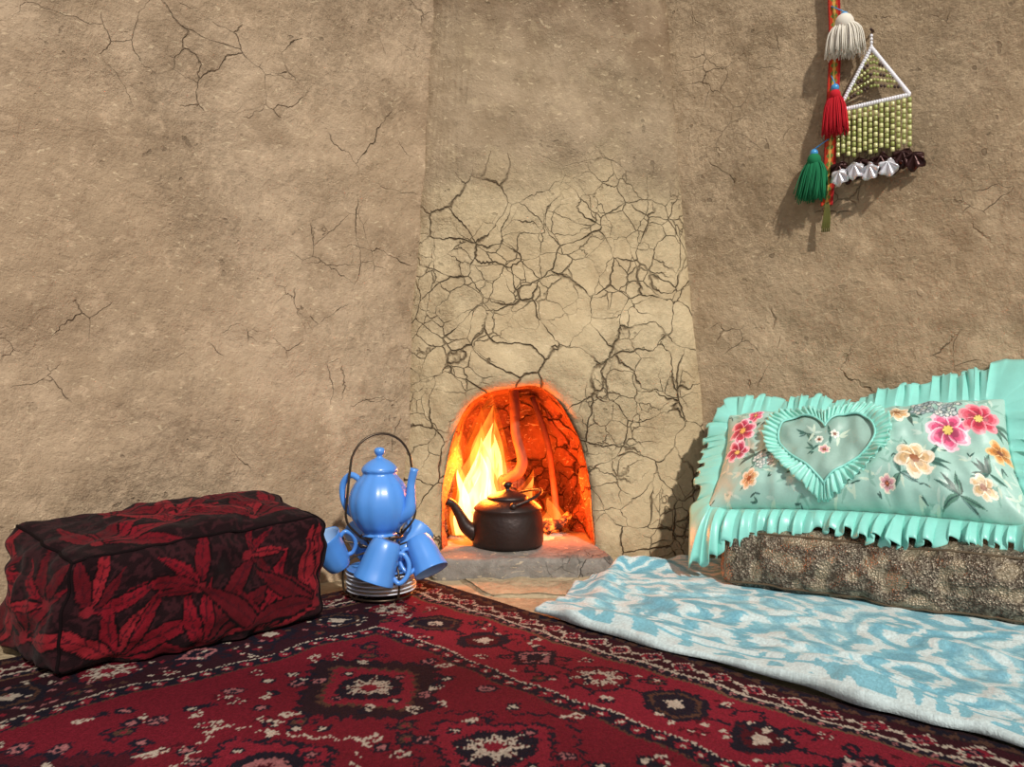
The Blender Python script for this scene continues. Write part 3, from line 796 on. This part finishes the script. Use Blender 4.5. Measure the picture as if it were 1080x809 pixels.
def mug(name,c,axis,hdir,s=1.0):
    G=Geo(); ax=Vector(axis).normalized(); h=Vector(hdir); h=(h-ax*h.dot(ax)).normalized(); y=ax.cross(h)
    R=Matrix((( h.x,y.x,ax.x,c[0]),(h.y,y.y,ax.y,c[1]),(h.z,y.z,ax.z,c[2]),(0,0,0,1)))
    H=.082*s
    prof=[(.0001,-H/2),(.022*s,-H/2),(.026*s,-H/2+.002),(.031*s,-H*.3),(.034*s,0),(.036*s,H*.25),(.040*s,H/2),(.0385*s,H/2+.001)]
    v,f=lathe(cat(prof,3),R,40,ripple=.02,rn=10); f=f[:-1]; G.add(v,f,mi=0)
    prof=[(.0385*s,H/2+.001),(.036*s,H/2-.003),(.033*s,H*.2),(.030*s,-.1*H),(.026*s,-.35*H),(.0001,-H/2+.006)]
    v,f=lathe(cat(prof,3),R,40); f=[q for q in f if len(q)==4]; G.add(v,f,mi=1)
    pts=[R@Vector(p) for p in ((.034*s,0,.024*s),(.050*s,0,.030*s),(.060*s,0,.012*s),(.056*s,0,-.010*s),(.042*s,0,-.024*s),(.030*s,0,-.024*s))]
    v,f=tube(pts,.0048*s,10); G.add(v,f,mi=0)
    mk(name,G.V,G.F,[M_blue,M_blue2],ts,fmat=G.M)
mug('mug_1',(TX-.110,TY-.02,.116),(-.35,-.30,.75),(.75,.1,.45))
mug('mug_2',(TX+.010,TY-.075,.110),(-.28,-.15,-.85),(.75,.0,-.3),1.12)
mug('mug_3',(TX+.100,TY-.02,.112),(.40,-.35,-.75),(-.7,.1,.6))
mug('mug_4',(TX+.055,TY+.09,.116),(.35,.55,.5),(-.5,-.7,.4))
mug('mug_5',(TX-.055,TY+.09,.118),(-.35,.6,.5),(.5,-.7,.4))

# ------------------------------------------------------------ kettle
M_kettle=simple('sooty_enamel',(50,36,32),0.42,.3,var=.5,nscale=16,bump=.6,bscale=90)
KX,KY,KZ=-.012,2.225,.054
kt=empty('kettle',(KX,KY,KZ)); T=Matrix.Translation((KX,KY,KZ)); G=Geo()
prof=[(.0001,0),(.088,0),(.096,.004),(.099,.014),(.0985,.05),(.095,.085),(.090,.098),(.094,.102),(.092,.106),(.078,.118),(.060,.127),(.054,.129),(.0001,.129)]
v,f=lathe(prof,T,64); G.add(v,f)
mk('body',G.V,G.F,M_kettle,kt)
G=Geo()
prof=[(.056,.127),(.057,.132),(.050,.138),(.030,.146),(.012,.150),(.007,.153),(.007,.158),(.013,.163),(.014,.169),(.009,.174),(.0001,.175)]
v,f=lathe(prof,T,48); G.add(v,f); mk('lid',G.V,G.F,M_kettle,kt)
G=Geo(); O=Vector((KX,KY,KZ)); d=Vector((-.95,-.18,0)).normalized()
v,f=tube([O+d*.088+Vector((0,0,.035)),O+d*.115+Vector((0,0,.055)),O+d*.132+Vector((0,0,.085)),O+d*.150+Vector((0,0,.115)),O+d*.168+Vector((0,0,.126))],[.024,.019,.014,.011,.012],16); G.add(v,f)
mk('spout',G.V,G.F,M_kettle,kt)
G=Geo()
hs=Vector((.18,-.95,0)).normalized()
for s_ in (-1,1):
    v,f=ball(O+hs*s_*.083+Vector((0,0,.118)),.010,12); G.add(v,f)
pts=[]
for k in range(11):
    a=pi*k/10; fw_=Vector((.95,.18,0)); up=Vector((0,0,1)); dirn=(fw_*.90+up*.30).normalized()
    pts.append(O+Vector((0,0,.118))-hs*.083*math.cos(a)+dirn*.098*math.sin(a)**.8)
v,f=tube(pts,.0045,8); G.add(v,f); mk('bail_handle',G.V,G.F,M_kettle,kt)

# ------------------------------------------------------------ fire
fire=empty('fire',(-.05,2.36,.055))
def flame_mat(name,stops,strength,opac):
    m=bpy.data.materials.new(name); m.use_nodes=True; nt=m.node_tree; nt.nodes.clear()
    out_=nd(nt,'ShaderNodeOutputMaterial'); em=nd(nt,'ShaderNodeEmission'); tc=nd(nt,'ShaderNodeTexCoord'); sp_=nd(nt,'ShaderNodeSeparateXYZ')
    nt.links.new(tc.outputs['Object'],sp_.inputs[0])
    rp=nd(nt,'ShaderNodeValToRGB'); e=rp.color_ramp.elements
    e[0].position=stops[0][0];e[0].color=(*stops[0][1],1); e[1].position=stops[-1][0];e[1].color=(*stops[-1][1],1)
    for p_,c_ in stops[1:-1]: x=e.new(p_); x.color=(*c_,1)
    nt.links.new(maprange(nt,sp_.outputs['Z'],0,.42,0,1,False),rp.inputs[0]); nt.links.new(rp.outputs[0],em.inputs[0])
    tr=nd(nt,'ShaderNodeBsdfTransparent'); ad=nd(nt,'ShaderNodeAddShader')
    mp=nd(nt,'ShaderNodeMapping'); mp.inputs['Scale'].default_value=(1,1,.30); nt.links.new(tc.outputs['Object'],mp.inputs[0])
    nn_=noisen(nt,mp.outputs[0],30,3).outputs['Fac']
    o=maprange(nt,nn_,.38,.62,opac[0],opac[1]); o=mathn(nt,'MULTIPLY',o,maprange(nt,sp_.outputs['Z'],.16,.42,1,opac[2]))
    nt.links.new(mathn(nt,'MULTIPLY',o,strength),em.inputs[1])
    nt.links.new(tr.outputs[0],ad.inputs[0]); nt.links.new(em.outputs[0],ad.inputs[1]); nt.links.new(ad.outputs[0],out_.inputs[0]); return m
M_f0=flame_mat('flame_white',[(0,(1,.45,.10)),(.2,(1,.66,.25)),(.6,(1,.58,.18)),(1,(1,.4,.07))],1.5,(.55,1,.8))
M_f1=flame_mat('flame_yellow',[(0,(1,.30,.04)),(.4,(1,.40,.06)),(1,(1,.28,.03))],.60,(.4,1,.7))
M_f2=flame_mat('flame_orange',[(0,(1,.13,.008)),(1,(1,.15,.01))],.34,(.3,1,.5))
def tongue(G,x,y,z,h,r,lean,ph,fl=.5,sc=1.0):
    seg=20;n=34;V=[]
    for j in range(n):
        t=j/(n-1); rr=sc*r*max(math.sin(pi*min(1,(t*.74+.26)))**.7,0)*(1-t)**.36*(1+.14*math.sin(t*11+ph))+.0004
        cx=x+lean*t*t+.014*math.sin(t*7+ph)*t; cy=y+.012*math.sin(t*5+ph*2)*t; cz=z+h*t*(.9+.1*sc)
        for k in range(seg):
            a=2*pi*k/seg; q=rr*(1+.16*math.sin(3*a+ph+t*9)); V.append((cx+q*math.cos(a),cy+q*fl*math.sin(a),cz))
    G.add(V,gridF(n,seg,True))
tg_=[(-.080,2.36,.06,.38,.052,.016,0),(-.112,2.35,.06,.33,.045,.012,1.7),(-.058,2.38,.06,.34,.038,.014,3.1),(-.145,2.34,.06,.22,.032,.0,4.2),(-.03,2.40,.06,.22,.032,-.01,5.5),(-.095,2.34,.06,.28,.054,.006,2.6),(-.075,2.37,.10,.27,.050,.01,0.9)]
for nm,M_,sc,hh in (('flame_white',M_f0,.72,.88),('flame_yellow',M_f1,1.08,.98),('flame_orange',M_f2,1.45,1.08)):
    G=Geo()
    for (x,y,z,h,r_,l_,p_) in tg_: tongue(G,x,y,z,h*hh,r_,l_,p_,.5,sc)
    if nm!='flame_white':
        tongue(G,.04,2.42,.06,.16*hh,.03,.01,1.0,.5,sc); tongue(G,.11,2.40,.06,.10*hh,.030,.01,4.0,.5,sc)
    mk(nm,G.V,G.F,M_,fire)
m,nt,b=base_mat('charred_wood',.9); tc=nd(nt,'ShaderNodeTexCoord'); n_=noisen(nt,tc.outputs['Object'],40,5,.7)
nt.links.new(mixc(nt,maprange(nt,n_.outputs['Fac'],.4,.6),lin((30,20,16)),lin((120,70,44))),b.inputs['Base Color'])
nt.links.new(mixc(nt,maprange(nt,n_.outputs['Fac'],.48,.64),(0,0,0),(1,.14,.012)),b.inputs['Emission Color']); b.inputs['Emission Strength'].default_value=4
bp=nd(nt,'ShaderNodeBump'); bp.inputs['Distance'].default_value=.006; nt.links.new(n_.outputs['Fac'],bp.inputs['Height']); nt.links.new(bp.outputs[0],b.inputs['Normal'])
M_char=m
fw=empty('firewood',(0,2.38,.055)); G=Geo()
for p0,p1,r_ in (((-.14,2.36,.074),(.12,2.42,.077),.019),((-.10,2.43,.077),(.14,2.37,.080),.017),((-.12,2.38,.10),(.06,2.45,.12),.015),((-.16,2.37,.067),(-.03,2.46,.09),.014),((.10,2.34,.072),(.17,2.42,.10),.013)):
    p0=Vector(p0);p1=Vector(p1); pts=[p0.lerp(p1,t)+Vector((0,0,.006*math.sin(t*8))) for t in (0,.25,.5,.75,1)]
    v,f=tube(pts,[r_,r_*1.1,r_*.95,r_,r_*.85],12); G.add(v,f)
mk('logs',G.V,G.F,M_char,fw)
M_branch=simple('bark',(120,68,44),.8,var=.6,nscale=40,bump=1,bscale=90)
G=Geo()
v,f=tube([(.005,2.37,.50),(.008,2.36,.43),(.010,2.36,.36),(.022,2.36,.31),(.030,2.36,.27),(.018,2.36,.240),(-.012,2.36,.222),(-.03,2.365,.21),(-.035,2.37,.12)],[.013,.015,.0135,.014,.016,.017,.014,.014,.012],12); G.add(v,f)
v,f=tube([(.14,2.44,.06),(.125,2.43,.20),(.105,2.41,.33),(.06,2.40,.46)],[.012,.010,.009,.008],10); G.add(v,f)
mk('burning_branch',G.V,G.F,M_branch,fw)
V=[];n=40
for j in range(n):
    for i in range(n):
        u=i/(n-1)*2-1;w=j/(n-1)*2-1; d=max(0,1-(u*u+w*w)); V.append((.0+u*.16,2.38+w*.11,.048+.016*d**.6*(d>0)+.003*N3(u*8,w*8)*(d>0)))
mk('ash_pile',V,gridF(n,n),M_ash,FP)
pl=bpy.data.lights.new('fire_glow','POINT'); pl.energy=14; pl.color=(1,.21,.02); pl.shadow_soft_size=.05
po=bpy.data.objects.new('fire_glow',pl); po.location=(-.09,2.31,.26); COL.objects.link(po)
pl=bpy.data.lights.new('ember_glow','POINT'); pl.energy=4.5; pl.color=(1,.15,.015); pl.shadow_soft_size=.04
po=bpy.data.objects.new('ember_glow',pl); po.location=(.11,2.33,.18); COL.objects.link(po)

# ------------------------------------------------------------ wall hangings
RN=Vector((-.55,-.83,0)).normalized()
def wp(t,z,o=.02):
    x,y=RW(t); x-=.012; y-=.008
    return Vector((x,y,z))+RN*(o-.004)
M_band=vcol('woven_band',.95,.1,.5,500,.15,300)
M_wool_w=simple('wool_white',(226,220,206),.95,var=.1); M_wool_r=simple('wool_red',(190,20,36),.95,var=.2); M_wool_g=simple('wool_green',(16,112,70),.95,var=.3)
M_bead=simple('bead_blue',(60,150,210),.25,coat=.6)
th=empty('tassel_wall_hanging',tuple(wp(.33,1.3,.02)))
c=Canvas(.03,.62,.002,(206,70,36)); 
zz=np.abs(((c.Y/.022)%1)-.5)*2
c.mask(np.abs(c.X-.015)<.008*zz+.001,(110,130,60)); c.mask(np.abs(c.X-.015)<.0035*(1-zz)+.001,(226,180,90)); c.mask((c.X<.004)|(c.X>.026),(170,24,30))
V=[]
for j in range(c.ny):
    z=.965+.60*j/(c.ny-1)
    for i in range(c.nx):
        t=.322+.012*(z-.97)/.55+.010*math.sin((z-1)*5)+(i/(c.nx-1)-.5)*.030
        V.append(wp(t,z,.020+.006*math.sin(z*17)))
mk('woven_band_strip',V,gridF(c.ny,c.nx),M_band,th,cols=c.A.reshape(-1,3),solid=.003)
def tassel(name,t,z,L,R,mat,n=90,o=.035,flare=1.0,lean=0,sd=1):
    G=Geo(); top=wp(t,z,o); rr=random.Random(sd)
    tx=Vector((.83,-.55,0))
    v,f=ball(top-Vector((0,0,.006)),R*.42,14); G.add(v,f)
    for k in range(n):
        a=rr.uniform(0,2*pi); q=math.sqrt(rr.random())
        dd=(tx*math.cos(a)+RN*math.sin(a)*.6)
        l=L*rr.uniform(.82,1.05)
        p0=top+dd*R*.2*q; p1=top+dd*R*.75*q-Vector((0,0,l*.35)); p2=top+dd*R*flare*q-Vector((0,0,l))+tx*(lean+rr.uniform(-.003,.003))
        v,f=tube([p0,p1,p2],[.0017,.0019,.0013],5,3); G.add(v,f)
    mk(name,G.V,G.F,mat,th)
    G=Geo(); v,f=ball(top+Vector((0,0,.012)),.0105,14); G.add(v,f); v,f=tube([wp(.333,z+.05,.022),top+Vector((0,0,.022))],.0016,6,2); G.add(v,f); mk(name+'_bead',G.V,G.F,M_bead,th)
tassel('white_tassel',.368,1.430,.092,.056,M_wool_w,260,flare=.9,sd=3)
tassel('red_tassel',.345,1.250,.110,.034,M_wool_r,150,sd=5)
tassel('green_tassel',.293,1.090,.110,.042,M_wool_g,180,lean=-.01,sd=9)
G=Geo()
for k in range(26):
    v,f=tube([wp(.322+.0007*(k%13-6),.972,.02),wp(.322+.0014*(k%13-6),.93,.024),wp(.318+.0016*(k%13-6),.895+.01*(k%3),.02)],.0012,5,3); G.add(v,f)
mk('band_fringe',G.V,G.F,simple('wool_olive',(96,96,44),.95,var=.3),th)
M_bw=simple('bead_white',(232,232,238),.3,coat=.5); M_bo=simple('bead_olive',(150,158,84),.3,var=.3,coat=.5); M_by=simple('bead_yellowgreen',(214,214,150),.3,coat=.5)
M_bk=simple('bead_dark',(60,36,28),.4); M_sil=simple('silver_foil',(232,232,238),.3,.55,bump=.4,bscale=120); M_brf=simple('brown_foil',(60,32,30),.28,.5,bump=.4,bscale=120)
bo=empty('beaded_wall_ornament',tuple(wp(.444,1.2,.02)))
ap=(.430,1.350); bl=(.350,1.205); br=(.518,1.214)
def q2(p,o=.022): return wp(p[0],p[1],o)
def lerp2(a,b,t): return (a[0]+(b[0]-a[0])*t,a[1]+(b[1]-a[1])*t)
G=Geo()
def beadline(a,b,r,step,mi,alt=None,o=.022):
    L=math.hypot(b[0]-a[0],b[1]-a[1]); n=max(2,int(L/step))
    for k in range(n):
        p=q2(lerp2(a,b,(k+.5)/n),o); v,f=ball(p,r,8,1.15); G.add(v,f,mi=(mi if alt is None or (k//2)%2==0 else alt))
for a,b in ((ap,bl),(ap,br),(bl,br)): beadline(a,b,.0054,.006,0)
beadline((ap[0],ap[1]+.035),ap,.004,.007,0)
for k in range(1,9):
    t=k/9.5; L_=lerp2(ap,bl,t);R_=lerp2(ap,br,t); mid=(ap[0]+(.434-ap[0])*t,L_[1]+.026)
    if k>1:
        beadline(L_,mid,.0038,.0076,1,2 if k%2 else 3); beadline(mid,R_,.0038,.0076,1,2 if k%2 else 3)
ns_=14
for k in range(ns_):
    t=k/(ns_-1); s_=lerp2(bl,br,t); zl=1.085+.008*math.sin(k*1.7)
    n=9
    for j in range(n):
        z=s_[1]-.006-(s_[1]-.006-zl)*(j+.5)/n
        T_=Matrix.Translation(wp(s_[0],z,.023+.002*math.sin(k)))
        v,f=lathe([(.0014,-.0062),(.0050,-.005),(.0050,.005),(.0014,.0062)],T_,8); G.add(v,f,mi=1 if (j+k)%2 else 2)
    v,f=tube([wp(s_[0],s_[1],.023),wp(s_[0],1.04,.023)],.0009,5,2); G.add(v,f,mi=3)
mk('beadwork',G.V,G.F,[M_bw,M_bo,M_by,M_bk],bo,fmat=G.M)
G=Geo(); rr=random.Random(5)
def foil(t,z,R,mi,o=.022):
    V=[];n=24;rows=6; tilt=rr.uniform(-.5,.5)
    for j in range(rows):
        q=j/(rows-1)
        for k in range(n):
            a=2*pi*k/n; rad=R*q*(.88+.12*math.cos(5*a+t*40)); 
            V.append(wp(t+rad*math.cos(a)*.9,z-R*.9*q*.6+rad*math.sin(a)*.85,o+.008*q*math.sin(5*a+1)+tilt*.012*math.cos(a)*q+.006*(1-q)))
    G.add(V,gridF(rows,n,True),mi=mi)
for k in range(8):
    t=.352+.176*k/7
    foil(t,1.066-.012*(k%2)+.012*k/7,.032,1)
for k in (-.3,1.2,2.6,4.3): foil(.352+.176*(k+.5)/7,1.052-.010*((int(k)+1)%2)+.012*k/7,.028,0,.046)
mk('foil_flowers',G.V,G.F,[M_sil,M_brf],bo,fmat=G.M,solid=.0008)
G=Geo(); v,f=tube([wp(.430,1.405,-.02),wp(.430,1.395,.03)],.003,8,2); G.add(v,f); v,f=tube([wp(.430,1.395,.024),wp(.430,1.350,.022)],.0012,6,2); G.add(v,f); mk('nail',G.V,G.F,M_bk,bo)

# ------------------------------------------------------------ light, world, camera
w=bpy.data.worlds.new('world'); scene.world=w; w.use_nodes=True
bg=w.node_tree.nodes['Background']; bg.inputs[0].default_value=(.98,.97,1.0,1); bg.inputs[1].default_value=.46
sl=bpy.data.lights.new('sun','SUN'); sl.energy=3.25; sl.angle=math.radians(2.2); sl.color=(1,.94,.86)
so=bpy.data.objects.new('sun',sl); d=Vector((-.26,.76,-.62)); so.rotation_euler=d.to_track_quat('-Z','Y').to_euler(); so.location=(1.0,-1,2.5); COL.objects.link(so)
cam=bpy.data.cameras.new('camera'); cam.sensor_width=36; cam.lens=850/1080*36; cam.clip_start=.01
co=bpy.data.objects.new('camera',cam); co.location=(0,0,.5); co.rotation_euler=(pi/2,0,0); COL.objects.link(co); scene.camera=co
scene.view_settings.view_transform='Standard'; scene.view_settings.look='None'
